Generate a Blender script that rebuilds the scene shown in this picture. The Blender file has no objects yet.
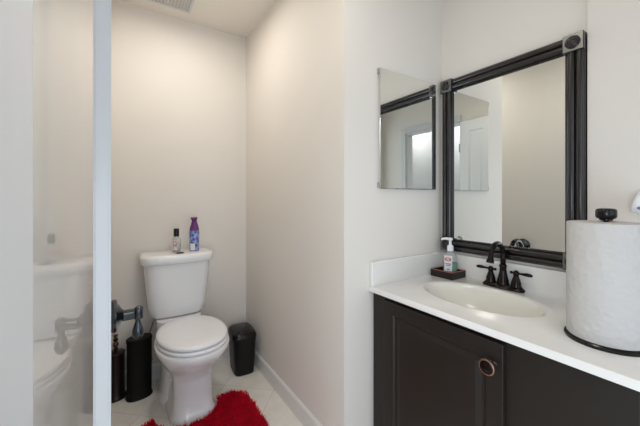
import bpy, bmesh, math, random
from mathutils import Vector, Matrix, noise
random.seed(7)
PI = math.pi
scene = bpy.context.scene
COL = scene.collection

# ------------------------------------------------------------------ camera
F_PX, HORIZON, VPX = 306.0, 198.5, 121.0
YAW = math.atan((320 - VPX) / F_PX)
cam_d = bpy.data.cameras.new('camera'); cam = bpy.data.objects.new('camera', cam_d); COL.objects.link(cam)
cam.location = (0, 0, 1.2)
cam.rotation_euler = (PI / 2, 0, -YAW)
cam_d.sensor_width = 36.0; cam_d.lens = F_PX / 640 * 36.0
cam_d.shift_y = -(213 - HORIZON) / 640
cam_d.clip_start = 0.02
scene.camera = cam

# ------------------------------------------------------------------ world and lights
w = bpy.data.worlds.new('world'); scene.world = w; w.use_nodes = True
w.node_tree.nodes['Background'].inputs[0].default_value = (0.80, 0.88, 1.0, 1)
w.node_tree.nodes['Background'].inputs[1].default_value = 1.0

def area(name, loc, target, sx, sy, power, col):
    l = bpy.data.lights.new(name, 'AREA'); l.shape = 'RECTANGLE'; l.size = sx; l.size_y = sy
    l.energy = power; l.color = col
    o = bpy.data.objects.new(name, l); COL.objects.link(o)
    o.location = loc
    o.rotation_euler = (Vector(target) - Vector(loc)).to_track_quat('-Z', 'Y').to_euler()
    return o
def point(name, loc, rad, power, col):
    l = bpy.data.lights.new(name, 'POINT'); l.shadow_soft_size = rad; l.energy = power; l.color = col
    o = bpy.data.objects.new(name, l); COL.objects.link(o); o.location = loc
    return o
area('rear_fill', (0.66, -1.06, 1.24), (0.66, 1.0, 1.24), 1.30, 1.90, 9, (0.76, 0.88, 1.0))  # added cool fill from behind the camera, no window known there
area('hall_fill', (-0.32, -0.27, 0.70), (0.7, 1.25, 0.35), 0.64, 1.15, 21, (0.76, 0.87, 1.0))  # added fill through the doorway, set low out of the mirrors' sight
point('hall_fill_point', (-0.80, -0.70, 2.28), 0.06, 17.0, (0.94, 0.95, 1.0))  # added to brighten the hallway walls that the mirrors show
area('ceiling_fill', (0.45, 0.66, 2.36), (0.45, 0.66, 0), 0.30, 0.30, 4.6, (1.0, 0.94, 0.84))  # added overhead fill for the vanity side, source unseen
area('alcove_fill', (0.30, 1.78, 2.41), (0.30, 1.78, 0), 0.22, 0.22, 6.0, (1.0, 0.95, 0.87))  # unseen downward fill added over the toilet
point('ceiling_fill_glow', (0.45, 0.66, 2.20), 0.12, 1.2, (1.0, 0.90, 0.78))  # extra fill hung below the added lamp, lifts ceiling and upper walls
point('alcove_fill_glow', (0.30, 1.78, 2.20), 0.12, 0.7, (1.0, 0.90, 0.78))  # same kind of added fill for the alcove ceiling

scene.view_settings.view_transform = 'Standard'
scene.view_settings.look = 'None'
scene.view_settings.gamma = 1.0
scene.view_settings.use_curve_mapping = False
scene.view_settings.exposure = -0.30

# ------------------------------------------------------------------ materials
def srgb(r, g, b):
    f = lambda c: (c / 255 / 12.92) if c / 255 <= 0.04045 else ((c / 255 + 0.055) / 1.055) ** 2.4
    return (f(r), f(g), f(b), 1)

def mat(name, col, rough=0.5, metal=0.0, var=0.04, scale=8.0, bump=0.0, bscale=60.0, coat=0.0, trans=0.0, ior=1.5, sheen=0.0, spec=0.5):
    m = bpy.data.materials.new(name); m.use_nodes = True
    nt = m.node_tree; b = nt.nodes['Principled BSDF']
    b.inputs['Roughness'].default_value = rough; b.inputs['Metallic'].default_value = metal
    b.inputs['Coat Weight'].default_value = coat; b.inputs['Coat Roughness'].default_value = 0.05
    b.inputs['Transmission Weight'].default_value = trans; b.inputs['IOR'].default_value = ior
    b.inputs['Sheen Weight'].default_value = sheen
    b.inputs['Specular IOR Level'].default_value = spec
    tc = nt.nodes.new('ShaderNodeTexCoord')
    n = nt.nodes.new('ShaderNodeTexNoise'); n.inputs['Scale'].default_value = scale; n.inputs['Detail'].default_value = 3
    nt.links.new(tc.outputs['Object'], n.inputs['Vector'])
    r = nt.nodes.new('ShaderNodeMixRGB')
    c = Vector(col[:3])
    r.inputs[1].default_value = (*(c * (1 - var)), 1); r.inputs[2].default_value = (*[min(1, v) for v in c * (1 + var)], 1)
    nt.links.new(n.outputs['Fac'], r.inputs[0]); nt.links.new(r.outputs[0], b.inputs['Base Color'])
    if bump:
        n2 = nt.nodes.new('ShaderNodeTexNoise'); n2.inputs['Scale'].default_value = bscale; n2.inputs['Detail'].default_value = 2
        nt.links.new(tc.outputs['Object'], n2.inputs['Vector'])
        bp = nt.nodes.new('ShaderNodeBump'); bp.inputs['Strength'].default_value = bump; bp.inputs['Distance'].default_value = 0.002
        nt.links.new(n2.outputs['Fac'], bp.inputs['Height']); nt.links.new(bp.outputs[0], b.inputs['Normal'])
    return m

M = {}
M['wall'] = mat('wall_paint', srgb(223, 217, 209), 0.75, var=0.012, scale=1.5, bump=0.12, bscale=90)
M['ceil'] = mat('ceiling_paint', srgb(228, 222, 214), 0.85, var=0.01, scale=2, bump=0.15, bscale=110)
M['trim'] = mat('white_trim_paint', srgb(202, 203, 204), 0.35, var=0.01, scale=3)
M['skirting'] = mat('skirting_paint', srgb(222, 219, 216), 0.4, var=0.01)
M['gloss'] = mat('glossy_wall_paint', srgb(219, 216, 211), 0.02, var=0.006, scale=1.0)
M['door'] = mat('white_door_paint', srgb(232, 233, 235), 0.4, var=0.01, scale=2)
M['porcelain'] = mat('white_porcelain', srgb(232, 232, 233), 0.12, var=0.01, scale=3, coat=0.5)
M['seat'] = mat('white_seat_plastic', srgb(236, 236, 238), 0.25, var=0.008, scale=3)
M['counter'] = mat('cultured_marble', srgb(226, 224, 220), 0.22, var=0.012, scale=5)
M['basin'] = mat('cream_basin', srgb(232, 230, 220), 0.18, var=0.012, scale=5)
M['wood'] = mat('espresso_wood', srgb(31, 25, 20), 0.45, spec=0.35, var=0.10, scale=12)
M['wood_in'] = mat('cabinet_shadow_gap', srgb(30, 26, 24), 0.6)
M['frame'] = mat('black_bronze_frame', srgb(22, 18, 16), 0.22, metal=0.0, var=0.02, scale=3, spec=0.7)
M['block'] = mat('frame_block', srgb(112, 114, 110), 0.3, metal=0.5, var=0.1, scale=30)
M['bronze'] = mat('oil_rubbed_bronze', srgb(34, 27, 25), 0.2, metal=0.75, var=0.25, scale=30)
M['copper'] = mat('rubbed_copper_edge', srgb(140, 108, 94), 0.3, metal=0.8, var=0.1)
M['beads'] = mat('aged_copper_beads', srgb(92, 62, 52), 0.35, metal=0.5, var=0.1)
M['pewter'] = mat('dark_pewter', srgb(80, 84, 90), 0.18, metal=0.9, var=0.15, scale=20)
M['brown'] = mat('brown_enamel', srgb(34, 22, 21), 0.3, metal=0.4, var=0.15, scale=12)
M['blackm'] = mat('matte_black', srgb(7, 6, 5), 0.5, spec=0.2, var=0.15, scale=20)
M['blackp'] = mat('black_plastic', srgb(9, 9, 10), 0.4, spec=0.3, var=0.1, scale=20)
M['blackg'] = mat('gloss_black', srgb(12, 12, 13), 0.22, spec=0.35, var=0.1, scale=20)
M['red'] = mat('red_shag', srgb(196, 4, 38), 0.9, var=0.4, scale=22, sheen=0.0, spec=0.2)
M['paper'] = mat('white_paper', srgb(240, 238, 238), 0.9, var=0.01, scale=20)
M['chrome'] = mat('chrome', srgb(190, 190, 192), 0.15, metal=1.0, var=0.02)
M['white_plastic'] = mat('white_plastic', srgb(232, 234, 238), 0.35, var=0.01)
M['purple'] = mat('purple_plastic', srgb(100, 42, 112), 0.3, var=0.08)
M['label_white'] = mat('label_white', srgb(225, 222, 220), 0.5, var=0.02)
M['label_red'] = mat('label_red', srgb(190, 60, 84), 0.5)
M['label_blue'] = mat('label_blue', srgb(80, 100, 170), 0.5)
M['label_pink'] = mat('label_pink', srgb(190, 120, 112), 0.5, var=0.05)
M['grey_dot'] = mat('grey_blue_plastic', srgb(120, 134, 150), 0.4)
M['clear'] = mat('clear_plastic', srgb(235, 240, 238), 0.05, trans=0.85, ior=1.3, var=0.0)
M['green'] = mat('green_soap', srgb(84, 200, 140), 0.08, trans=0.35, ior=1.33, var=0.03)
M['slat'] = mat('vent_slat', srgb(200, 194, 186), 0.5)
M['tray_edge'] = mat('worn_red_brown_wood', srgb(150, 96, 80), 0.5, var=0.15, scale=30)

# mirror glass
m = bpy.data.materials.new('mirror_silver'); m.use_nodes = True
b = m.node_tree.nodes['Principled BSDF']
b.inputs['Metallic'].default_value = 1; b.inputs['Roughness'].default_value = 0.0
b.inputs['Base Color'].default_value = (0.86, 0.875, 0.85, 1)
M['mirror'] = m

# glowing diffuser of the added ceiling lamps
m = bpy.data.materials.new('added_lamp_diffuser'); m.use_nodes = True
b = m.node_tree.nodes['Principled BSDF']
b.inputs['Base Color'].default_value = (1, .95, .88, 1)
b.inputs['Emission Color'].default_value = (1, .92, .8, 1); b.inputs['Emission Strength'].default_value = 1.6
M['diffuser'] = m

# wallpaper of the air freshener can: blue with lighter blotches
m = bpy.data.materials.new('can_print'); m.use_nodes = True
nt = m.node_tree; b = nt.nodes['Principled BSDF']; b.inputs['Roughness'].default_value = 0.3
tc = nt.nodes.new('ShaderNodeTexCoord'); v = nt.nodes.new('ShaderNodeTexVoronoi'); v.inputs['Scale'].default_value = 70
cr = nt.nodes.new('ShaderNodeValToRGB')
cr.color_ramp.elements[0].color = srgb(60, 76, 150); cr.color_ramp.elements[1].color = srgb(150, 168, 214)
cr.color_ramp.elements[0].position = .25; cr.color_ramp.elements[1].position = .7
nt.links.new(tc.outputs['Object'], v.inputs['Vector']); nt.links.new(v.outputs['Distance'], cr.inputs[0]); nt.links.new(cr.outputs[0], b.inputs['Base Color'])
M['can_print'] = m

# floor tiles, laid on the diagonal
m = bpy.data.materials.new('beige_floor_tile'); m.use_nodes = True
nt = m.node_tree; b = nt.nodes['Principled BSDF']; b.inputs['Roughness'].default_value = 0.35
tc = nt.nodes.new('ShaderNodeTexCoord'); mp = nt.nodes.new('ShaderNodeMapping')
mp.inputs['Rotation'].default_value = (0, 0, math.radians(42)); 
br = nt.nodes.new('ShaderNodeTexBrick'); br.offset = 0; br.squash = 1
br.inputs['Scale'].default_value = 1.0; br.inputs['Brick Width'].default_value = 0.33; br.inputs['Row Height'].default_value = 0.33
br.inputs['Mortar Size'].default_value = 0.0028; br.inputs['Mortar Smooth'].default_value = 0.3
br.inputs['Color1'].default_value = srgb(232, 228, 220); br.inputs['Color2'].default_value = srgb(226, 221, 212); br.inputs['Mortar'].default_value = srgb(212, 207, 198)
a = math.radians(42); px, py = .18, 1.88
mp.inputs['Location'].default_value = (-(px * math.cos(a) - py * math.sin(a)) + .12, -(px * math.sin(a) + py * math.cos(a)), 0)
n = nt.nodes.new('ShaderNodeTexNoise'); n.inputs['Scale'].default_value = 14; n.inputs['Detail'].default_value = 8
mx = nt.nodes.new('ShaderNodeMixRGB'); mx.blend_type = 'MULTIPLY'; mx.inputs[0].default_value = 0.32
cr = nt.nodes.new('ShaderNodeValToRGB'); cr.color_ramp.elements[0].color = (.74, .71, .68, 1); cr.color_ramp.elements[0].position = .3; cr.color_ramp.elements[1].position = .65
nt.links.new(tc.outputs['Object'], mp.inputs['Vector']); nt.links.new(mp.outputs[0], br.inputs['Vector'])
nt.links.new(tc.outputs['Object'], n.inputs['Vector']); nt.links.new(n.outputs['Fac'], cr.inputs[0])
nt.links.new(br.outputs['Color'], mx.inputs[1]); nt.links.new(cr.outputs[0], mx.inputs[2]); nt.links.new(mx.outputs[0], b.inputs['Base Color'])
bp = nt.nodes.new('ShaderNodeBump'); bp.inputs['Strength'].default_value = .6; bp.inputs['Distance'].default_value = .002; bp.invert = True
nt.links.new(br.outputs['Fac'], bp.inputs['Height']); nt.links.new(bp.outputs[0], b.inputs['Normal'])
M['tile'] = m

# paper towel with quilted emboss
m = bpy.data.materials.new('quilted_paper'); m.use_nodes = True
nt = m.node_tree; b = nt.nodes['Principled BSDF']; b.inputs['Roughness'].default_value = 0.95
b.inputs['Base Color'].default_value = srgb(190, 187, 183)
tc = nt.nodes.new('ShaderNodeTexCoord'); v = nt.nodes.new('ShaderNodeTexVoronoi'); v.inputs['Scale'].default_value = 55
n = nt.nodes.new('ShaderNodeTexNoise'); n.inputs['Scale'].default_value = 14
ad = nt.nodes.new('ShaderNodeMath'); ad.operation = 'ADD'
nt.links.new(tc.outputs['Object'], v.inputs['Vector']); nt.links.new(tc.outputs['Object'], n.inputs['Vector'])
nt.links.new(v.outputs['Distance'], ad.inputs[0]); nt.links.new(n.outputs['Fac'], ad.inputs[1])
bp = nt.nodes.new('ShaderNodeBump'); bp.inputs['Strength'].default_value = .8; bp.inputs['Distance'].default_value = .003
nt.links.new(ad.outputs[0], bp.inputs['Height']); nt.links.new(bp.outputs[0], b.inputs['Normal'])
M['quilt'] = m

# ------------------------------------------------------------------ helpers
def obj(name, bm, material, parent=None, smooth=False, bevel=0, seg=2, loc=None, rot=None, subsurf=0, autos=None):
    bmesh.ops.recalc_face_normals(bm, faces=bm.faces[:])
    me = bpy.data.meshes.new(name); bm.to_mesh(me); bm.free()
    me.materials.append(material)
    if smooth:
        for p in me.polygons: p.use_smooth = True
    o = bpy.data.objects.new(name, me); COL.objects.link(o)
    if autos is not None:
        me.set_sharp_from_angle(angle=math.radians(autos))
    if parent: o.parent = parent
    if loc: o.location = loc
    if rot: o.rotation_euler = rot
    if bevel:
        md = o.modifiers.new('bevel', 'BEVEL'); md.width = bevel; md.segments = seg; md.limit_method = 'ANGLE'; md.angle_limit = math.radians(35)
    if subsurf:
        md = o.modifiers.new('sub', 'SUBSURF'); md.levels = subsurf; md.render_levels = subsurf
    return o

def thing(name, label, cat, loc=(0, 0, 0), rotz=0, group=None):
    o = bpy.data.objects.new(name, None); COL.objects.link(o); o.empty_display_size = .05
    o.location = loc; o.rotation_euler = (0, 0, rotz); o['label'] = label; o['category'] = cat
    if group: o['group'] = group
    return o
def tag(o, label, cat, group=None):
    o['label'] = label; o['category'] = cat
    if group: o['group'] = group
    return o
def struct(name, bm, m, parent=None, label=None, **k):
    o = obj(name, bm, m, parent, **k)
    if not parent:
        o['kind'] = 'structure'
        if label: o['label'] = label
    return o

def box(bm, x0, x1, y0, y1, z0, z1):
    vs = [bm.verts.new((x, y, z)) for x in (x0, x1) for y in (y0, y1) for z in (z0, z1)]
    for q in ((0, 1, 3, 2), (4, 6, 7, 5), (0, 4, 5, 1), (2, 3, 7, 6), (0, 2, 6, 4), (1, 5, 7, 3)):
        bm.faces.new([vs[i] for i in q])
    return bm
def B(*a): return box(bmesh.new(), *a)

def loft(rings, cap0=True, cap1=True, bm=None):
    bm = bm or bmesh.new()
    R = [[bm.verts.new(p) for p in r] for r in rings]
    n = len(R[0])
    for a, c in zip(R, R[1:]):
        for i in range(n):
            bm.faces.new((a[i], a[(i + 1) % n], c[(i + 1) % n], c[i]))
    if cap0: bm.faces.new(R[0][::-1])
    if cap1: bm.faces.new(R[-1])
    return bm

def lathe(prof, n=40, cap0=True, cap1=True, axis='Z', bm=None, off=(0, 0, 0)):
    rings = []
    for r, h in prof:
        r = max(r, 1e-4)
        ring = []
        for i in range(n):
            a = 2 * PI * i / n
            p = (r * math.cos(a), r * math.sin(a), h)
            if axis == 'X': p = (h, r * math.cos(a), r * math.sin(a))
            if axis == 'Y': p = (r * math.cos(a), h, r * math.sin(a))
            ring.append((p[0] + off[0], p[1] + off[1], p[2] + off[2]))
        rings.append(ring)
    return loft(rings, cap0, cap1, bm)

def tube(pts, rad, n=16, bm=None):
    """round tube through points; rad a number or a list"""
    pts = [Vector(p) for p in pts]
    rad = rad if isinstance(rad, (list, tuple)) else [rad] * len(pts)
    rings = []
    up = None
    for i, p in enumerate(pts):
        t = (pts[min(i + 1, len(pts) - 1)] - pts[max(i - 1, 0)]).normalized()
        if up is None:
            up = Vector((0, 0, 1)) if abs(t.z) < .9 else Vector((0, 1, 0))
        u = (up - t * up.dot(t)).normalized(); v = t.cross(u); up = u
        rings.append([p + (u * math.cos(2 * PI * k / n) + v * math.sin(2 * PI * k / n)) * rad[i] for k in range(n)])
    return loft(rings, bm=bm)

def sring(cx, cy, z, hx, hy0, hy1=None, e=2.0, n=48):
    """super-ellipse ring; hy0 towards -y, hy1 towards +y"""
    hy1 = hy0 if hy1 is None else hy1
    out = []
    for i in range(n):
        a = 2 * PI * i / n; c, s = math.cos(a), math.sin(a)
        x = hx * math.copysign(abs(c) ** (2 / e), c); y = math.copysign(abs(s) ** (2 / e), s)
        y *= hy0 if s < 0 else hy1
        out.append((cx + x, cy + y, z))
    return out

# ------------------------------------------------------------------ setting
H = 2.452
XR, YB, YM, XW, XB = 0.82, 2.321, 1.067, 1.51, 1.494   # alcove right wall, back wall, medicine wall, mirror wall, offset wall
YK = -1.10
XL, XL2 = -0.10, -0.165
T = 0.1
struct('floor', B(-1.35, 1.7, YK - .1, YB + .1, -.05, 0), M['tile'])
struct('ceiling', B(-1.35, 1.7, YK - .1, YB + .1, H, H + .05), M['ceil'])
struct('wall_back', B(XL - T, XR + T, YB, YB + T, 0, H), M['wall'])
struct('wall_alcove_right', B(XR, XW + T, YM, YB, 0, H), M['wall'])       # the solid block between alcove and vanity
struct('wall_right', B(XW, XW + T, 0.423, YM, 0, H), M['wall'])
struct('wall_right_offset', B(XB, XW + T, YK, 0.423, 0, H), M['wall'])
struct('wall_left', B(XL - T, XL, 1.640, YB, 0, H), M['wall'])
bm = B(XL2 - T, XL2, .12, 1.640, 0, H); box(bm, XL2 - T, XL2, -.66, .12, 2.05, H); box(bm, XL2 - T, XL2, YK, -.66, 0, H)
struct('wall_left_entry', bm, M['wall'])
# hallway beyond the entry doorway, added to carry fill light
bm = B(-1.35, -1.30, -1.0, .46, 0, H); box(bm, -1.35, XL2 - T, .46, .5, 0, H); box(bm, -1.35, XL2 - T, -1.04, -1.0, 0, H)
struct('wall_hall_added', bm, M['trim'])
# rear wall; its window opening is added to carry fill light
bm = B(XL2 - T, .0, YK - .06, YK, 0, H); box(bm, 1.32, XW + T, YK - .06, YK, 0, H)
box(bm, .0, 1.32, YK - .06, YK, 0, .28); box(bm, .0, 1.32, YK - .06, YK, 2.20, H)
struct('wall_rear', bm, M['wall'])
bm = B(-.04, .01, YK - .02, YK + .02, .24, 2.24); box(bm, 1.31, 1.36, YK - .02, YK + .02, .24, 2.24)
box(bm, .01, 1.31, YK - .02, YK + .02, .24, .29); box(bm, .01, 1.31, YK - .02, YK + .02, 2.19, 2.24); box(bm, .64, .68, YK - .05, YK - .03, .29, 2.19)
struct('added_window_1', bm, M['trim'])  # frame of the added rear window

# entry doorway casing in the left wall
bm = B(XL2, XL2 + .018, -.73, -.66, 0, 2.12); box(bm, XL2, XL2 + .018, -.66, .12, 2.05, 2.12)
box(bm, XL2 - T, XL2, -.66, -.64, 0, 2.05); box(bm, XL2 - T, XL2, .10, .12, 0, 2.05); box(bm, XL2 - T, XL2, -.64, .10, 2.03, 2.05)
struct('trim_1', bm, M['trim'], bevel=.003)

# trim strip (jamb edge with its stop) that ends the glossy panel, facing the camera
YS = .60
bm = B(-.0617 * YS, -.0226 * YS, YS, YS + .016, 0, H); box(bm, -.0345, -.0170, YS - .0012, YS, 0, H)
struct('trim_2', bm, M['trim'], bevel=.002)

# baseboards
def baseboard(name, pts_from, pts_to, nrm, h=.098, t=.013):
    a, c = Vector((*pts_from, 0)), Vector((*pts_to, 0)); n_ = Vector((*nrm, 0))
    prof = [(0, 0), (t, 0), (t, h - .012), (t - .004, h - .004), (t * .35, h), (0, h)]
    rings = [[tuple(p + n_ * u + Vector((0, 0, v))) for u, v in prof] for p in (a, c)]
    return struct(name, loft(rings), M['skirting'])
baseboard('baseboard_right', (XR, YM), (XR, YB), (-1, 0))
baseboard('baseboard_back', (XL, YB), (XR - .013, YB), (0, -1))
baseboard('baseboard_left', (XL, 1.64), (XL, YB - .013), (1, 0))
baseboard('baseboard_front', (XR, YM), (.975, YM), (0, -1))

# ---- doors on the left
def place_line(o, p0, p1):
    o.location = (p0[0], p0[1], 0); o.rotation_euler = (0, 0, math.atan2(p1[1] - p0[1], p1[0] - p0[0]))
# stretch of left wall in glossy paint: local x along the wall, local -y is the visible face
P0, P1 = (-.125 + .0526 * .44, .44), (-.125 + .0526 * 1.630, 1.630)
L = math.dist(P0, P1)
d = struct('wall_left_glossy', B(0, L, 0, .050, 0, H), M['gloss']); place_line(d, P0, P1)

# panelled door leaf in front (closer to the camera)
Q0, Q1 = (-.116, .135), (-.0890, .500)
L = math.dist(Q0, Q1)
def panel_leaf(L, z0, z1, rects, th=.034, rec=.009, bev=.018):
    """slab with recessed bevelled panels on the local -y face"""
    bm = bmesh.new()
    xs = sorted({0, L} | {r[0] for r in rects} | {r[1] for r in rects}); zs = sorted({z0, z1} | {r[2] for r in rects} | {r[3] for r in rects})
    V = {}
    def vv(x, y, z):
        k = (round(x, 5), round(y, 5), round(z, 5))
        if k not in V: V[k] = bm.verts.new(k)
        return V[k]
    for xa, xb in zip(xs, xs[1:]):
        for za, zb in zip(zs, zs[1:]):
            if any(abs(r[0] - xa) < 1e-6 and abs(r[1] - xb) < 1e-6 and abs(r[2] - za) < 1e-6 and abs(r[3] - zb) < 1e-6 for r in rects):
                i, j = bev * .45, bev
                loops = [(0, 0), (i, rec), (j, rec), (j + .018, rec * .35)]
                L4 = [[vv(xa + s, y, za + s), vv(xb - s, y, za + s), vv(xb - s, y, zb - s), vv(xa + s, y, zb - s)] for s, y in loops]
                for A, C in zip(L4, L4[1:]):
                    for q in range(4): bm.faces.new((A[q], A[(q + 1) % 4], C[(q + 1) % 4], C[q]))
                bm.faces.new(L4[-1])
            else:
                bm.faces.new((vv(xa, 0, za), vv(xb, 0, za), vv(xb, 0, zb), vv(xa, 0, zb)))
    bk = [bm.verts.new(p) for p in ((0, th, z0), (L, th, z0), (L, th, z1), (0, th, z1))]
    bm.faces.new(bk[::-1])
    edge = {0: [], 1: [], 2: [], 3: []}
    bot = [vv(x, 0, z0) for x in xs]; top = [vv(x, 0, z1) for x in xs]
    lf = [vv(0, 0, z) for z in zs]; rt = [vv(L, 0, z) for z in zs]
    bm.faces.new(bot + [bk[1], bk[0]]); bm.faces.new(top[::-1] + [bk[3], bk[2]])
    bm.faces.new(lf[::-1] + [bk[0], bk[3]]); bm.faces.new(rt + [bk[2], bk[1]])
    return bm
d = struct('door_1', panel_leaf(L, .012, 2.03, [(.10, L - .10, .22, .86), (.10, L - .10, .98, 1.92)], th=.030), M['door'], bevel=.0008); place_line(d, Q0, Q1)
for z in (.25, 1.0, 1.75):
    bm = lathe([(.006, z - .045), (.006, z + .045)], 12, off=(-.006, -.004, 0))
    obj('hinge', bm, M['chrome'], d, smooth=True, autos=40)

# ------------------------------------------------------------------ ceiling lamps, added out of view to carry the light
t = thing('added_ceiling_lamp', 'round flush ceiling lamp with white glass in front of the side wall, added out of view for fill light', 'lamp', (0.45, 0.66, H))
obj('base', lathe([(.17, 0), (.17, -.02), (.16, -.03)]), M['chrome'], t, smooth=True, autos=40)
obj('diffuser', lathe([(.155, -.028), (.15, -.05), (.12, -.068), (.06, -.078), (.0, -.08)]), M['diffuser'], t, smooth=True)
t = thing('added_ceiling_lamp', 'small square ceiling lamp in the toilet alcove, added out of view for fill light', 'lamp', (0.30, 1.78, H))
obj('base', B(-.13, .13, -.13, .13, -.02, 0), M['trim'], t, bevel=.004)
obj('diffuser', B(-.115, .115, -.115, .115, -.034, -.02), M['diffuser'], t, bevel=.004)

# ------------------------------------------------------------------ ceiling vent
t = thing('ceiling_vent', 'small white square ceiling vent with narrow slats in the toilet alcove', 'vent', (0.26, 2.075, H))
bm = B(-.13, .13, -.13, -.112, -.010, 0); box(bm, -.13, .13, .112, .13, -.010, 0)
box(bm, -.13, -.112, -.112, .112, -.010, 0); box(bm, .112, .13, -.112, .112, -.010, 0)
obj('frame', bm, M['trim'], t, bevel=.002)
obj('backing', B(-.112, .112, -.112, .112, -.002, 0), M['blackm'] if False else M['slat'], t)
for k in range(12):
    x = -.103 + k * .0187
    bm = bmesh.new(); box(bm, -.0050, .0050, -.112, .112, -.0012, .0012)
    bmesh.ops.rotate(bm, cent=(0, 0, 0), matrix=Matrix.Rotation(math.radians(28), 3, 'Y'), verts=bm.verts)
    bmesh.ops.translate(bm, vec=(x, 0, -.0065), verts=bm.verts)
    obj('slat', bm, M['trim'], t)

# ------------------------------------------------------------------ toilet
TX = .312
t = thing('toilet', 'white two-piece toilet with closed lid in the alcove corner', 'toilet', (TX, 1.95, 0))
def Y(v): return v - 1.95
R = []
for z, hx, yf, yb, e in [(0, .122, 1.738, 2.24, 2.6), (.018, .122, 1.738, 2.24, 2.6), (.04, .108, 1.752, 2.235, 2.5), (.12, .101, 1.762, 2.23, 2.4), (.20, .103, 1.760, 2.22, 2.3),
                         (.245, .112, 1.745, 2.21, 2.2), (.275, .128, 1.715, 2.20, 2.15), (.31, .153, 1.67, 2.18, 2.1), (.345, .174, 1.635, 2.15, 2.1), (.375, .187, 1.613, 2.12, 2.1),
                         (.398, .191, 1.607, 2.12, 2.15), (.408, .187, 1.611, 2.12, 2.15), (.411, .178, 1.62, 2.11, 2.15)]:
    cy = 1.84
    R.append(sring(0, Y(cy), z, hx, cy - yf, yb - cy, e, 56))
obj('bowl', loft(R), M['porcelain'], t, smooth=True, autos=50)
# trapway bulge at the back of the pedestal, rear foot
R = [sring(0, Y(2.08), z, hx, .15, .16, 2.6, 40) for z, hx in ((0, .142), (.02, .142), (.05, .128), (.13, .124), (.19, .118), (.24, .10), (.27, .07))]
obj('trapway', loft(R), M['porcelain'], t, smooth=True, autos=50)
# shelf behind the bowl carrying the tank
R = [sring(0, Y(2.17), z, hx, .11, .115, 4, 40) for z, hx in ((.30, .10), (.36, .125), (.42, .13), (.446, .13))]
obj('tank_shelf', loft(R), M['porcelain'], t, smooth=True, autos=40)
def egg(z, hx, yf, yb, n=56, e=2.15): return sring(0, Y(1.85), z, hx, 1.85 - yf, yb - 1.85, e, n)
R = [egg(.412, .172, 1.617, 2.055), egg(.416, .181, 1.609, 2.06), egg(.424, .184, 1.606, 2.062), egg(.430, .181, 1.609, 2.06), egg(.432, .174, 1.615, 2.055)]
obj('seat', loft(R), M['seat'], t, smooth=True)
R = [egg(.4345, .170, 1.624, 2.068), egg(.438, .179, 1.616, 2.082), egg(.446, .182, 1.613, 2.085), egg(.455, .178, 1.617, 2.082), egg(.460, .160, 1.635, 2.065), egg(.462, .11, 1.69, 2.0), egg(.4625, .03, 1.8, 1.92)]
lid = obj('lid', loft(R), M['seat'], t, smooth=True)
for s in (-1, 1):
    obj('hinge', lathe([(.013, -.028), (.015, -.024), (.015, .024), (.013, .028)], 16, axis='X', off=(s * .075, Y(2.075), .432)), M['seat'], t, smooth=True)
# tank: rounded, slightly bowed front, narrower below
def tankring(z, hx, yf, yb, bow, r=.035):
    pts = []
    n = 14
    for i in range(n + 1):                      # bowed front from -x to +x
        u = -1 + 2 * i / n
        edge = max(0, (abs(u) - .80) / .20)
        y = yf + bow * u * u + r * (1 - math.sqrt(max(0, 1 - edge * edge)))
        pts.append((hx * u * (1 - .0 * edge), Y(y), z))
    k = 5
    for i in range(k + 1):
        a = PI / 2 * i / k; pts.append((hx - .02 * (1 - math.cos(a)), Y(yb - .02 + .02 * math.sin(a)), z))
    for i in range(k + 1):
        a = PI / 2 * i / k; pts.append((-hx + .02 * (1 - math.sin(a)), Y(yb - .02 + .02 * math.cos(a)), z))
    return pts
TB = 2.312
R = [tankring(z, hx, yf, TB - bk, .018, .04) for z, hx, yf, bk in ((.444, .125, 2.150, .03), (.450, .150, 2.128, .015), (.464, .163, 2.115, .005), (.52, .171, 2.108, 0), (.60, .178, 2.102, 0), (.70, .187, 2.098, 0), (.790, .194, 2.094, 0))]
obj('tank', loft(R), M['porcelain'], t, smooth=True, autos=55)
R = [tankring(z, hx, yf, TB + .003 - bk, .024, .045) for z, hx, yf, bk in ((.790, .200, 2.086, .002), (.794, .210, 2.074, 0), (.800, .213, 2.070, 0), (.832, .214, 2.069, 0), (.842, .211, 2.073, .002), (.848, .200, 2.086, .01), (.850, .18, 2.11, .03))]
obj('tank_lid', loft(R), M['porcelain'], t, smooth=True, autos=55)
b_ = obj('flush_button', lathe([(.021, 0), (.021, .004), (.018, .006), (.0, .0065)], 28), M['pewter'], t, smooth=True, autos=40, loc=(.005, Y(2.135), .850))
for o in t.children:
    if o.name.split('.')[0] in ('bowl', 'trapway', 'bolt_cap', 'seat', 'lid', 'hinge'):
        o.location.x += .022; o.rotation_euler.z += math.radians(3)
obj('flush_button_ring', lathe([(.026, 0), (.026, .0025), (.0215, .003)], 28), M['pewter'], b_, smooth=True, autos=40)
# supply valve and hose, low behind on the left
bm = tube([(-.16, Y(2.306), .17), (-.16, Y(2.27), .17), (-.16, Y(2.25), .17)], .009)
tube([(-.16, Y(2.25), .17), (-.165, Y(2.25), .24), (-.16, Y(2.24), .33), (-.135, Y(2.23), .42), (-.125, Y(2.225), .47)], .005, bm=bm)
obj('supply_hose', bm, M['chrome'], t, smooth=True)
obj('supply_valve', lathe([(.016, 0), (.018, .004), (.018, .016), (.014, .02)], 20, axis='Y', off=(-.16, Y(2.225), .17)), M['chrome'], t, smooth=True, autos=40)

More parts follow.
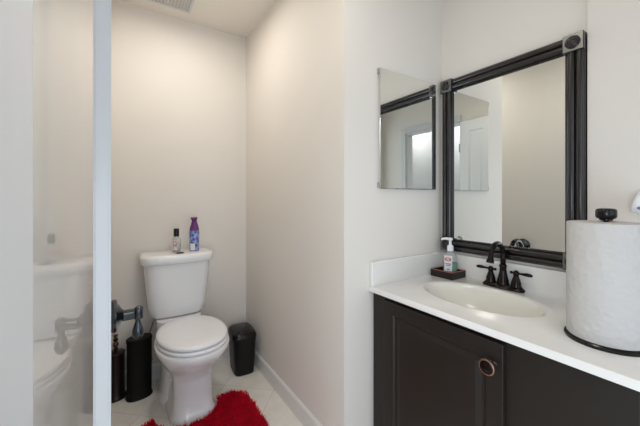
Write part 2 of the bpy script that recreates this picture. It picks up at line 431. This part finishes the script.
# ------------------------------------------------------------------ bottles on the tank lid
t = thing('spray_bottle', 'small clear spray bottle with a black cap and pink label on the toilet tank', 'bottle', (.303, 2.185, .850), math.radians(-35)); t.scale = (1.33,) * 3
R = [sring(0, 0, z, hx, hy, None, e, 32) for z, hx, hy, e in ((0, .018, .012, 3), (.002, .020, .0135, 3), (.062, .020, .0135, 3), (.072, .016, .012, 2.5), (.078, .009, .009, 2), (.084, .009, .009, 2))]
obj('body', loft(R), M['clear'], t, smooth=True, autos=50)
R = [sring(0, 0, z, .0175, .0115, None, 3, 32) for z in (.004, .045)]
obj('liquid', loft(R), M['label_white'], t, smooth=True, autos=50)
obj('cap', lathe([(.012, .078), (.0125, .080), (.0125, .114), (.011, .116)], 24), M['blackg'], t, smooth=True, autos=50)
bm = B(-.013, .013, -.0146, -.0139, .012, .058)
lb = obj('label_sticker', bm, M['label_white'], t)
bm = B(-.009, .009, -.0152, -.0147, .050, .055); box(bm, -.010, -.006, -.0152, -.0147, .018, .05); box(bm, .004, .009, -.0152, -.0147, .026, .048); box(bm, -.004, .002, -.0152, -.0147, .030, .040)
obj('label_print', bm, M['label_pink'], lb)

t = thing('air_freshener_can', 'slim blue air freshener can with a purple spray top on the toilet tank', 'spray can', (.414, 2.19, .850), math.radians(-30)); t.scale = (1.42,) * 3
obj('can', lathe([(.020, 0), (.0215, .002), (.0215, .092), (.020, .097), (.017, .102)], 32), M['can_print'], t, smooth=True, autos=50)
obj('label_panel', lathe([(.0217, .006), (.0217, .034)], 32, cap0=False, cap1=False).copy() if False else B(-.010, .010, -.0225, -.0195, .004, .036), M['label_white'], t)
R = [sring(0, 0, .095, .0205, .0205), sring(0, 0, .105, .0205, .0205), sring(0, .001, .120, .0165, .016), sring(0, .001, .138, .0115, .012), sring(0, -.001, .146, .012, .015), sring(0, -.004, .152, .015, .019), sring(0, -.003, .158, .014, .016)]
tr = obj('spray_top', loft(R), M['purple'], t, smooth=True, autos=50)
obj('nozzle', lathe([(.004, 0), (.004, .004)], 12, axis='Y', off=(0, -.0245, .152)), M['purple'], tr)

# ------------------------------------------------------------------ waste bin in the corner
t = thing('waste_bin', 'black plastic swing-lid waste bin beside the toilet in the corner', 'bin', (.715, 2.11, 0), math.radians(-4)); t.scale = (1.06, 1.04, 1.09)
R = [sring(0, 0, z, hx, hy, None, 5, 48) for z, hx, hy in ((0, .058, .086), (.006, .064, .092), (.10, .069, .098), (.215, .074, .104), (.217, .076, .106), (.226, .076, .106))]
obj('bin_body', loft(R), M['blackp'], t, smooth=True, autos=40)
R = [sring(0, 0, z, hx, hy, None, 4.5, 48) for z, hx, hy in ((.226, .079, .109), (.242, .079, .109), (.254, .074, .104), (.262, .064, .094), (.264, .058, .086))]
l_ = obj('bin_lid', loft(R), M['blackg'], t, smooth=True, autos=40)
R = [sring(0, 0, z, hx, hy, None, 4, 40) for z, hx, hy in ((.262, .052, .076), (.267, .050, .074), (.270, .042, .064))]
obj('swing_flap', loft(R), M['blackg'], l_, smooth=True, autos=40)

# ------------------------------------------------------------------ canisters left of the toilet
t = thing('brush_canister', 'tall oval matte black canister with flat lid beside the toilet', 'canister', (.094, 2.16, 0), math.radians(10))
R = [sring(0, 0, z, hx, hy, None, 2.3, 48) for z, hx, hy in ((0, .070, .050), (.006, .072, .052), (.018, .068, .048), (.024, .066, .046), (.34, .067, .047))]
obj('canister_body', loft(R), M['blackm'], t, smooth=True, autos=35)
R = [sring(0, 0, z, hx, hy, None, 2.3, 48) for z, hx, hy in ((.340, .0695, .0495), (.354, .0695, .0495), (.358, .066, .046))]
l_ = obj('canister_lid', loft(R), M['blackm'], t, smooth=True, autos=35)
obj('lid_knob', lathe([(.010, .357), (.006, .362), (.006, .368), (.012, .374), (.010, .382), (.0, .385)], 20), M['blackm'], l_, smooth=True)

t = thing('plunger_canister', 'round dark brown canister with beaded copper finial, half hidden behind the white trim', 'canister', (-.027, 2.22, 0))
obj('canister_body', lathe([(.055, 0), (.057, .004), (.057, .012), (.050, .022), (.047, .028), (.047, .262)]), M['brown'], t, smooth=True, autos=35)
l_ = obj('canister_lid', lathe([(.049, .262), (.049, .272), (.042, .277), (.012, .282), (.0, .283)]), M['brown'], t, smooth=True, autos=35)
zz = .281
for k, r in enumerate((.012, .017, .013, .012)):
    obj('bead', lathe([(r * math.sin(PI * i / 10), zz + r - r * math.cos(PI * i / 10)) for i in range(11)], 20, off=(.019, 0, 0) if False else (0, 0, 0)), M['beads'] if k % 2 else M['brown'], l_, smooth=True)
    zz += 2 * r - .002

# ------------------------------------------------------------------ wall bracket (holder) at the end of the left wall
HY, HZ = 1.30, .785
t = thing('wall_bracket', 'dark pewter wall bracket with round plate and hanging teardrop end, beside the white trim', 'holder', (XL, HY, HZ))
pl_ = obj('post', tube([(.045, 0, 0), (.080, 0, 0)], .013), M['pewter'], t, smooth=True)
obj('wall_plate', lathe([(.030, .046), (.030, .050), (.02, .054)], 32, axis='X'), M['pewter'], pl_, smooth=True, autos=40)
obj('rosette', lathe([(.036, .066), (.055, .072), (.058, .080), (.055, .087), (.045, .090), (.034, .096), (.024, .101), (.016, .108)], 36, axis='X'), M['pewter'], t, smooth=True, autos=35)
bm = bmesh.new()
for z0, z1, h in ((.006, .016, .007), (-.020, -.001, .009)):
    R = [[(x, y, z + dz) for y, z in ((-h, z0), (h, z0), (h, z1), (-h, z1))] for x, dz in ((.094, -.002), (.158, .0))]
    loft(R, bm=bm)
obj('arm', bm, M['pewter'], t, bevel=.0025)
obj('arm_collar', lathe([(.013, -.024), (.015, -.020), (.015, .012), (.013, .018), (.006, .022)], 24, off=(.154, 0, 0)), M['pewter'], t, smooth=True, autos=50)
obj('teardrop', lathe([(.010, -.024), (.008, -.030), (.011, -.040), (.017, -.058), (.0195, -.072), (.018, -.084), (.012, -.094), (.0, -.099)], 28, off=(.152, 0, 0)), M['pewter'], t, smooth=True)

# ------------------------------------------------------------------ red shag mat around the pedestal
def in_mat(x, y, pad=0):
    # rounded U shape, open towards the tank
    def rr(x, y, x0, x1, y0, y1, r):
        dx = max(x0 + r - x, 0, x - (x1 - r)); dy = max(y0 + r - y, 0, y - (y1 - r))
        return math.hypot(dx, dy) - r
    outer = rr(x, y, .075, .645, 1.10, 1.868, .11) if x > .3 else rr(x, y, .060, .645, 1.10, 1.850, .085)
    wob = .008 * noise.noise(Vector((x * 14, y * 14, 0)))
    hole = min(math.hypot((x - TX) / .168, (y - 1.86) / .150) - 1, (abs(x - TX) / .168 - 1) if y > 1.86 else 9) * .15
    return outer + wob < -pad and hole > pad
mat_t = thing('bath_mat', 'dark red shag contour mat wrapped around the toilet base', 'mat', (.36, 1.5, 0))
bm = bmesh.new(); g = .012
cells = {}
nx, ny = 50, 68
def gv(i, j):
    if (i, j) not in cells: cells[(i, j)] = (bm.verts.new((.07 + i * g - .36, 1.09 + j * g - 1.5, .012)), )
    return cells[(i, j)][0]
for i in range(nx):
    for j in range(ny):
        if in_mat(.07 + (i + .5) * g, 1.09 + (j + .5) * g, .006):
            bm.faces.new((gv(i, j), gv(i + 1, j), gv(i + 1, j + 1), gv(i, j + 1)))
r_ = bmesh.ops.extrude_face_region(bm, geom=bm.faces[:])
bmesh.ops.translate(bm, vec=(0, 0, -.011), verts=[e for e in r_['geom'] if isinstance(e, bmesh.types.BMVert)])
obj('mat_backing', bm, M['red'], mat_t)
bm = bmesh.new()
rnd = random.Random(3)
cnt = 0
while cnt < 15000:
    x = rnd.uniform(.07, .65); y = rnd.uniform(1.30, 1.90)
    if not in_mat(x, y): continue
    cnt += 1
    h = rnd.uniform(.016, .026) * (1 + .25 * noise.noise(Vector((x * 20, y * 20, 3)))); lx, ly = rnd.gauss(0, .007), rnd.gauss(0, .007); r = .0022
    a0 = rnd.uniform(0, PI)
    def tri(cx, cy, z, r): return [bm.verts.new((cx - .36 + r * math.cos(a0 + k * 2.094), cy - 1.5 + r * math.sin(a0 + k * 2.094), z)) for k in range(3)]
    A = tri(x, y, .010, r); C = tri(x + lx * .5, y + ly * .5, .010 + h * .6, r * .9); D = bm.verts.new((x + lx - .36, y + ly - 1.5, .010 + h))
    for k in range(3):
        bm.faces.new((A[k], A[(k + 1) % 3], C[(k + 1) % 3], C[k])); bm.faces.new((C[k], C[(k + 1) % 3], D))
p = obj('pile', bm, M['red'], mat_t, smooth=True); p['kind'] = 'stuff'

# ------------------------------------------------------------------ vanity
CX, CZ0, CZ, VY0, VY1 = .962, .772, .794, .165, YM
cab = thing('vanity_cabinet', 'dark espresso vanity cabinet with one raised-panel door under the white top', 'cabinet', (1.25, .62, 0))
def C(x0, x1, y0, y1, z0, z1): return (x0 - 1.25, x1 - 1.25, y0 - .62, y1 - .62, z0, z1)
FX = .982
bm = B(*C(FX, FX + .018, .185, YM - .012, .10, CZ0))
box(bm, *C(FX + .018, XB - .003, .185, .203, .10, CZ0)); box(bm, *C(FX + .018, XW - .003, YM - .030, YM - .012, .10, CZ0))
box(bm, *C(FX + .018, XB - .003, .203, YM - .030, .10, .118)); box(bm, *C(XB - .015, XB - .003, .203, YM - .030, .118, CZ0))
box(bm, *C(FX + .06, FX + .075, .20, YM - .02, 0, .10)); box(bm, *C(FX + .075, XB - .02, .20, .215, 0, .10)); box(bm, *C(FX + .075, XB - .02, YM - .035, YM - .02, 0, .10))
obj('cabinet_body', bm, M['wood'], cab, bevel=.001)
DY0, DY1, DZ0, DZ1 = .472, .972, .13, .758
dd = obj('cabinet_door', panel_leaf(DY1 - DY0, DZ0, DZ1, [(.052, DY1 - DY0 - .052, DZ0 + .052, DZ1 - .052)], th=.017, rec=.008, bev=.018), M['wood'], cab, bevel=.0025, loc=(FX - .0175 - 1.25, DY1 - .62, 0), rot=(0, 0, -PI / 2))
# a copy of that panel for the part of the cabinet away from it would not be seen in the photograph
kn = obj('knob', lathe([(.014, 0), (.010, .003), (.006, .008), (.006, .016), (.016, .020), (.0195, .024)], 32, axis='X'), M['bronze'], dd, smooth=True, autos=40)
kn.parent = dd; kn.location = (DY1 - .505, -.0, .686); kn.scale = (1.2,) * 3; kn.rotation_euler = (0, 0, -PI / 2)
kr = obj('knob_ring', lathe([(.0195, .0235), (.0205, .0255), (.0195, .028), (.0165, .028)], 32, axis='X', cap0=False, cap1=False), M['copper'], kn, smooth=True)
obj('knob_face', lathe([(.0168, .026), (.013, .0275), (.006, .030), (.0, .0305)], 32, axis='X'), M['bronze'], kn, smooth=True)

# top with an integrated oval basin
top = thing('countertop', 'white cultured marble vanity top with oval sink and low backsplash', 'countertop', (1.25, .62, CZ0))
SX, SY, SA, SB = 1.235, .700, .150, .225       # basin centre and half axes (x, y)
bm = bmesh.new()
NB = 64
def outer_pt(a):
    # point on the slab rectangle in direction a from basin centre
    dx, dy = math.cos(a), math.sin(a); x1, x0, y1, y0 = XW - .001, CX, VY1 - .001, VY0
    ts = []
    if dx > 1e-9: ts.append((x1 - SX) / dx)
    if dx < -1e-9: ts.append((x0 - SX) / dx)
    if dy > 1e-9: ts.append((y1 - SY) / dy)
    if dy < -1e-9: ts.append((y0 - SY) / dy)
    s = min(ts); return SX + dx * s, SY + dy * s
angs = sorted([2 * PI * i / NB for i in range(NB)] + [math.atan2(y - SY, x - SX) % (2 * PI) for x in (CX, XW - .001) for y in (VY0, VY1 - .001)])
def oval(a, k):  # polar radius of the basin outline
    r = 1 / math.sqrt((math.cos(a) / (SA * k)) ** 2 + (math.sin(a) / (SB * k)) ** 2)
    return SX + r * math.cos(a), SY + r * math.sin(a)
def ring(fn, z): return [bm.verts.new((fn(a)[0] - 1.25, fn(a)[1] - .62, z - CZ0)) for a in angs]
rings = [ring(outer_pt, CZ0), ring(outer_pt, CZ - .004)]
def inset(a):
    x, y = outer_pt(a); return (max(x, CX + .004), max(y, VY0 + .004))
rings.append(ring(inset, CZ))
for k, z in ((1.16, CZ), (1.12, CZ + .0035), (1.07, CZ + .003), (1.03, CZ - .001)):
    rings.append(ring(lambda a, k=k: oval(a, k), z))
n = len(angs)
for A, Cc in zip(rings, rings[1:]):
    for i in range(n): bm.faces.new((A[i], A[(i + 1) % n], Cc[(i + 1) % n], Cc[i]))
obj('counter_slab', bm, M['counter'], top, smooth=True, autos=45)
bm = bmesh.new()
rr = []
for k, z in ((1.03, CZ - .001), (1.0, CZ - .006), (.965, CZ - .018), (.90, CZ - .045), (.80, CZ - .075), (.66, CZ - .100), (.48, CZ - .118), (.28, CZ - .127), (.10, CZ - .130)):
    rr.append([bm.verts.new((oval(a, k)[0] - 1.25, oval(a, k)[1] - .62, z - CZ0)) for a in angs])
for A, Cc in zip(rr, rr[1:]):
    for i in range(n): bm.faces.new((A[i], A[(i + 1) % n], Cc[(i + 1) % n], Cc[i]))
bm.faces.new(rr[-1])
bas = obj('basin', bm, M['basin'], top, smooth=True)
obj('drain', lathe([(.022, 0), (.022, .003), (.016, .004), (.014, .002), (.0, .002)], 28), M['bronze'], bas, smooth=True, autos=40, loc=(SX - 1.25, SY - .62, CZ - .130 - CZ0))
SH = .905
def T3(x0, x1, y0, y1, z0, z1): return (x0 - 1.25, x1 - 1.25, y0 - .62, y1 - .62, z0 - CZ0, z1 - CZ0)
bm = B(*T3(XW - .019, XW - .001, .4235, YM - .001, CZ - .002, SH))
obj('backsplash', bm, M['counter'], top, bevel=.004, seg=3)
bm = B(*T3(XB - .014, XB - .001, VY0, .423, CZ - .002, SH))
obj('backsplash', bm, M['counter'], top, bevel=.004, seg=3)
obj('side_splash', B(*T3(CX + .006, XW - .019, YM - .018, YM - .001, CZ - .002, SH)), M['counter'], top, bevel=.004, seg=3)

# faucet
FXc, FYc = 1.457, .713
fa = thing('faucet', 'oil-rubbed bronze gooseneck faucet with two lever handles behind the sink', 'faucet', (FXc, FYc, CZ)); fa.scale = (1.05, 1.06, 1.01)
R = [[(y_, x_, z) for x_, y_, z in sring(0, 0, z, hy, hx, None, 3.2, 48)] for z, hx, hy in ((0, .024, .084), (.006, .025, .085), (.010, .022, .082), (.014, .018, .078), (.018, .016, .074))]
obj('base_plate', loft(R), M['bronze'], fa, smooth=True, autos=45)
obj('spout_body', lathe([(.023, .014), (.024, .020), (.021, .026), (.022, .034), (.019, .046), (.014, .072), (.0125, .090), (.015, .096), (.015, .102), (.011, .106)], 32), M['bronze'], fa, smooth=True, autos=60)
pts = [(0, 0, .10), (0, 0, .135), (0, 0, .147)]
for i in range(1, 13):
    a = PI * i / 12
    pts.append((-.050 + .050 * math.cos(a), 0, .148 + .056 * math.sin(a)))
pts += [(-.102, 0, .140), (-.104, 0, .132), (-.106, 0, .124)]
rad = [.0108] * 3 + [.0100] * 11 + [.0102, .0125, .0145, .0150]
rad = rad[:len(pts)]
obj('gooseneck_spout', tube(pts, rad, 20), M['bronze'], fa, smooth=True)
for s in (-1, 1):
    h = obj('handle', lathe([(.020, .014), (.021, .020), (.018, .026), (.019, .033), (.0165, .042), (.0115, .058), (.009, .066), (.012, .071), (.0125, .077), (.009, .084), (.005, .088), (.0, .089)], 28, off=(0, s * .052, 0)), M['bronze'], fa, smooth=True, autos=60)
    zc = .077
    lv = tube([(0, s * .052, zc), (-.001, s * .066, zc), (-.002, s * .078, zc), (-.003, s * .092, zc + .001), (-.004, s * .104, zc + .001), (-.0045, s * .112, zc), (-.0045, s * .115, zc)], [.005, .0045, .0055, .0075, .0075, .0055, .001], 16)
    obj('lever', lv, M['bronze'], h, smooth=True)
    obj('ball_end', tube([(0, s * .052, zc), (0, s * .040, zc), (0, s * .036, zc), (0, s * .032, zc), (0, s * .028, zc), (0, s * .0265, zc)], [.004, .0035, .006, .0068, .004, .0005], 16), M['bronze'], h, smooth=True)

# tray and soap bottle
t = thing('soap_tray', 'small rectangular dark wooden tray with worn reddish rim in the counter corner', 'tray', (1.431, .975, CZ)); t.scale = (1.20, 1.04, 1.50)
bm = B(-.048, .048, -.060, .060, 0, .005)
tb = .007
for a in ((-.048, -.048 + tb, -.060, .060), (.048 - tb, .048, -.060, .060), (-.048 + tb, .048 - tb, -.060, -.060 + tb), (-.048 + tb, .048 - tb, .060 - tb, .060)):
    box(bm, *a, .005, .023)
obj('tray_body', bm, M['wood'], t)
bm = bmesh.new()
for a in ((-.048, -.048 + tb, -.060, .060), (.048 - tb, .048, -.060, .060), (-.048 + tb, .048 - tb, -.060, -.060 + tb), (-.048 + tb, .048 - tb, .060 - tb, .060)):
    box(bm, *a, .023, .0245)
obj('tray_rim', bm, M['tray_edge'], t)

t = thing('soap_dispenser', 'clear pump bottle of green hand soap with red and blue label standing in the tray', 'soap bottle', (1.442, .969, CZ + .0082), math.radians(-68)); t.scale = (1.16, 1.16, 1.22)
R = [sring(0, 0, z, hx, hy, None, 2.8, 40) for z, hx, hy in ((0, .026, .016), (.003, .029, .019), (.070, .030, .019), (.084, .027, .018), (.094, .018, .015), (.100, .011, .011), (.104, .011, .011))]
obj('body', loft(R), M['clear'], t, smooth=True, autos=60)
R = [sring(0, 0, z, hx, hy, None, 2.8, 40) for z, hx, hy in ((.003, .025, .0155), (.006, .0275, .0175), (.052, .0275, .0175), (.054, .026, .0165))]
obj('liquid_soap', loft(R), M['green'], t, smooth=True, autos=60)
ls = obj('label_sticker', B(-.021, .012, -.0208, -.0196, .018, .084), M['label_white'], t)
bm = bmesh.new()
for k in range(24):
    a0, a1 = 2 * PI * k / 24, 2 * PI * (k + 1) / 24
    q = [bm.verts.new((-.005 + r * 1.6 * math.cos(a), -.0212, .068 + r * math.sin(a))) for r, a in ((.0055, a0), (.0085, a0), (.0085, a1), (.0055, a1))]
    bm.faces.new(q)
box(bm, -.013, .004, -.0214, -.0209, .0665, .0695)
obj('label_badge', bm, M['label_red'], ls)
bm = B(-.016, .008, -.0214, -.0209, .047, .051); box(bm, -.014, .005, -.0214, -.0209, .041, .044); box(bm, -.010, .001, -.0214, -.0209, .024, .028)
obj('label_lines', bm, M['label_blue'], ls)
pu = obj('pump', lathe([(.0135, .102), (.0135, .122), (.010, .126), (.006, .128), (.0055, .146), (.010, .148), (.010, .156), (.008, .158)], 28), M['white_plastic'], t, smooth=True, autos=50)
obj('pump_nozzle', tube([(0, 0, .153), (-.018, -.004, .154), (-.034, -.008, .152), (-.036, -.0085, .147)], [.006, .005, .0042, .0035], 14), M['white_plastic'], pu, smooth=True)

# paper towel roll on a black stand
PX, PY, PR = 1.165, .288, .089
st = thing('paper_towel_stand', 'black upright paper towel stand with turned knob on the counter', 'stand', (PX, PY, CZ))
obj('stand_base', lathe([(.094, 0), (.095, .002), (.095, .008), (.092, .011), (.0, .012)], 64), M['blackg'], st, smooth=True, autos=40)
obj('rod', lathe([(.006, .010), (.006, .346)], 20), M['blackg'], st, smooth=True, autos=40)
obj('stand_knob', lathe([(.010, .342), (.015, .344), (.015, .347), (.021, .350), (.0235, .354), (.0235, .371), (.0215, .376), (.012, .378), (.0, .3785)], 24), M['blackg'], st, smooth=True, autos=60)
R = []
bm = lathe([(.021, 0), (PR - .001, 0), (PR, .002), (PR, .322), (PR - .001, .325), (.060, .327), (.021, .327), (.021, 0)], 72, cap0=False, cap1=False)
bmesh.ops.remove_doubles(bm, verts=bm.verts, dist=1e-5)
rl = obj('paper_towel_roll', bm, M['quilt'], None, smooth=True, autos=40, loc=(PX, PY, CZ + .0125))
tag(rl, 'large white quilted paper towel roll on its black stand', 'paper towels')
cc = bmesh.new()
lathe([(.0195, .0005), (.0208, .0005), (.0208, .3265), (.0195, .3265), (.0195, .0005)], 32, cap0=False, cap1=False, bm=cc)
obj('cardboard_core', cc, M['tray_edge'], rl, smooth=True, autos=40)

# black tumbler at the right end of the counter (only its left edge shows)
# ------------------------------------------------------------------ framed mirror
MY0, MY1, MZ0, MZ1, MF = .427, 1.047, .919, 1.838, 1.465
FW, FT = .066, XW - MF
t = thing('framed_mirror', 'large rectangular wall mirror in a fluted black frame with corner medallions', 'mirror', (XW, (MY0 + MY1) / 2, MZ0))
cy = (MY0 + MY1) / 2; hw = (MY1 - MY0) / 2; hh = MZ1 - MZ0
obj('mirror_glass', B(-.017, -.001, -hw + .02, hw - .02, .02, hh - .02), M['mirror'], t)
# cross-section of a bar: (across, height towards the room)
prof = [(0, .001), (0, .026), (.004, .030)]
def bead(c, r, h0): return [(c - r * math.cos(PI * i / 8), h0 + r * .75 * math.sin(PI * i / 8)) for i in range(9)]
prof += bead(.016, .011, .031) + [(.029, .029)] + bead(.043, .012, .031) + [(.057, .026), (.061, .027), (.065, .022), (.065, .001)]
sc = .94
prof = [(u, v * sc) for u, v in prof]
def bar(horizontal, flip, a0, a1, c0):
    """bar running a0..a1, its outer side at c0; flip = profile runs the other way"""
    rings = []
    for a in (a0, a1):
        r = []
        for u, v in prof:
            c = c0 - u if flip else c0 + u
            r.append((-v, a, c) if horizontal else (-v, c, a))
        rings.append(r)
    return loft(rings)
obj('frame_rail', bar(True, False, -hw + FW, hw - FW, 0), M['frame'], t, smooth=True, autos=50)
obj('frame_rail', bar(True, True, -hw + FW, hw - FW, hh), M['frame'], t, smooth=True, autos=50)
obj('frame_stile', bar(False, False, FW, hh - FW, -hw), M['frame'], t, smooth=True, autos=50)
obj('frame_stile', bar(False, True, FW, hh - FW, hw), M['frame'], t, smooth=True, autos=50)
for sy in (-1, 1):
    for zc in (FW / 2, hh - FW / 2):
        yc = sy * (hw - FW / 2)
        c = FW / 2 + .0005
        cb = obj('corner_block', B(-.0435, -.001, yc - c, yc + c, zc - c, zc + c), M['frame'], t, bevel=.002)
        cp = obj('block_face', B(-.0447, -.0432, yc - c + .002, yc + c - .002, zc - c + .002, zc + c - .002), M['block'], cb)
        mb = lathe([(.0245, .0), (.0245, .003), (.021, .0045), (.019, .002), (.016, .0015), (.014, .004), (.011, .0045), (.009, .002), (.005, .003), (.0, .004)], 32, axis='X')
        bmesh.ops.scale(mb, vec=(-1, 1, 1), verts=mb.verts)
        obj('medallion', mb, M['frame'], cb, smooth=True, autos=50, loc=(-.0447, yc, zc))

# ------------------------------------------------------------------ frameless cabinet mirror on the side wall
t = thing('medicine_cabinet', 'small frameless mirrored medicine cabinet door on the side wall', 'medicine cabinet', (1.227, YM, 1.247))
MW, MH = .208, .570
obj('cabinet_case', B(-MW + .010, MW - .010, -.010, 0, .010, MH - .010), M['white_plastic'], t)
dm = obj('mirror_door', B(-MW, MW, -.017, -.011, 0, MH), M['mirror'], t, bevel=.0025, seg=1)
obj('door_backing', B(-MW + .002, MW - .002, -.011, -.010, .002, MH - .002), M['chrome'], t)
for z in (.004, MH - .030):
    obj('hinge_clip', B(-MW - .005, -MW + .004, -.0155, -.002, z, z + .026), M['chrome'], t, bevel=.001)

# ------------------------------------------------------------------ plug-in on the offset wall at the right edge
t = thing('wall_fitting', 'small white plastic fitting with a grey button on the wall above the paper towels', 'wall fitting', (XB, .272, 1.150)); t.scale = (1.15, 1.15, 1.0)
R = []
for z, w_, dp in ((0, .016, .030), (.006, .022, .040), (.022, .022, .044), (.042, .018, .040), (.066, .010, .030), (.074, .006, .022)):
    R.append([(-.002 - dp / 2 + x, y, z) for x, y, _ in sring(0, 0, 0, dp / 2, w_, None, 3, 28)])
o_ = obj('fitting_body', loft(R), M['white_plastic'], t, smooth=True, autos=60)
obj('button', lathe([(.005, 0), (.005, .003), (.003, .0045)], 16, axis='X', off=(-.050, 0, .018)), M['grey_dot'], o_, smooth=True)
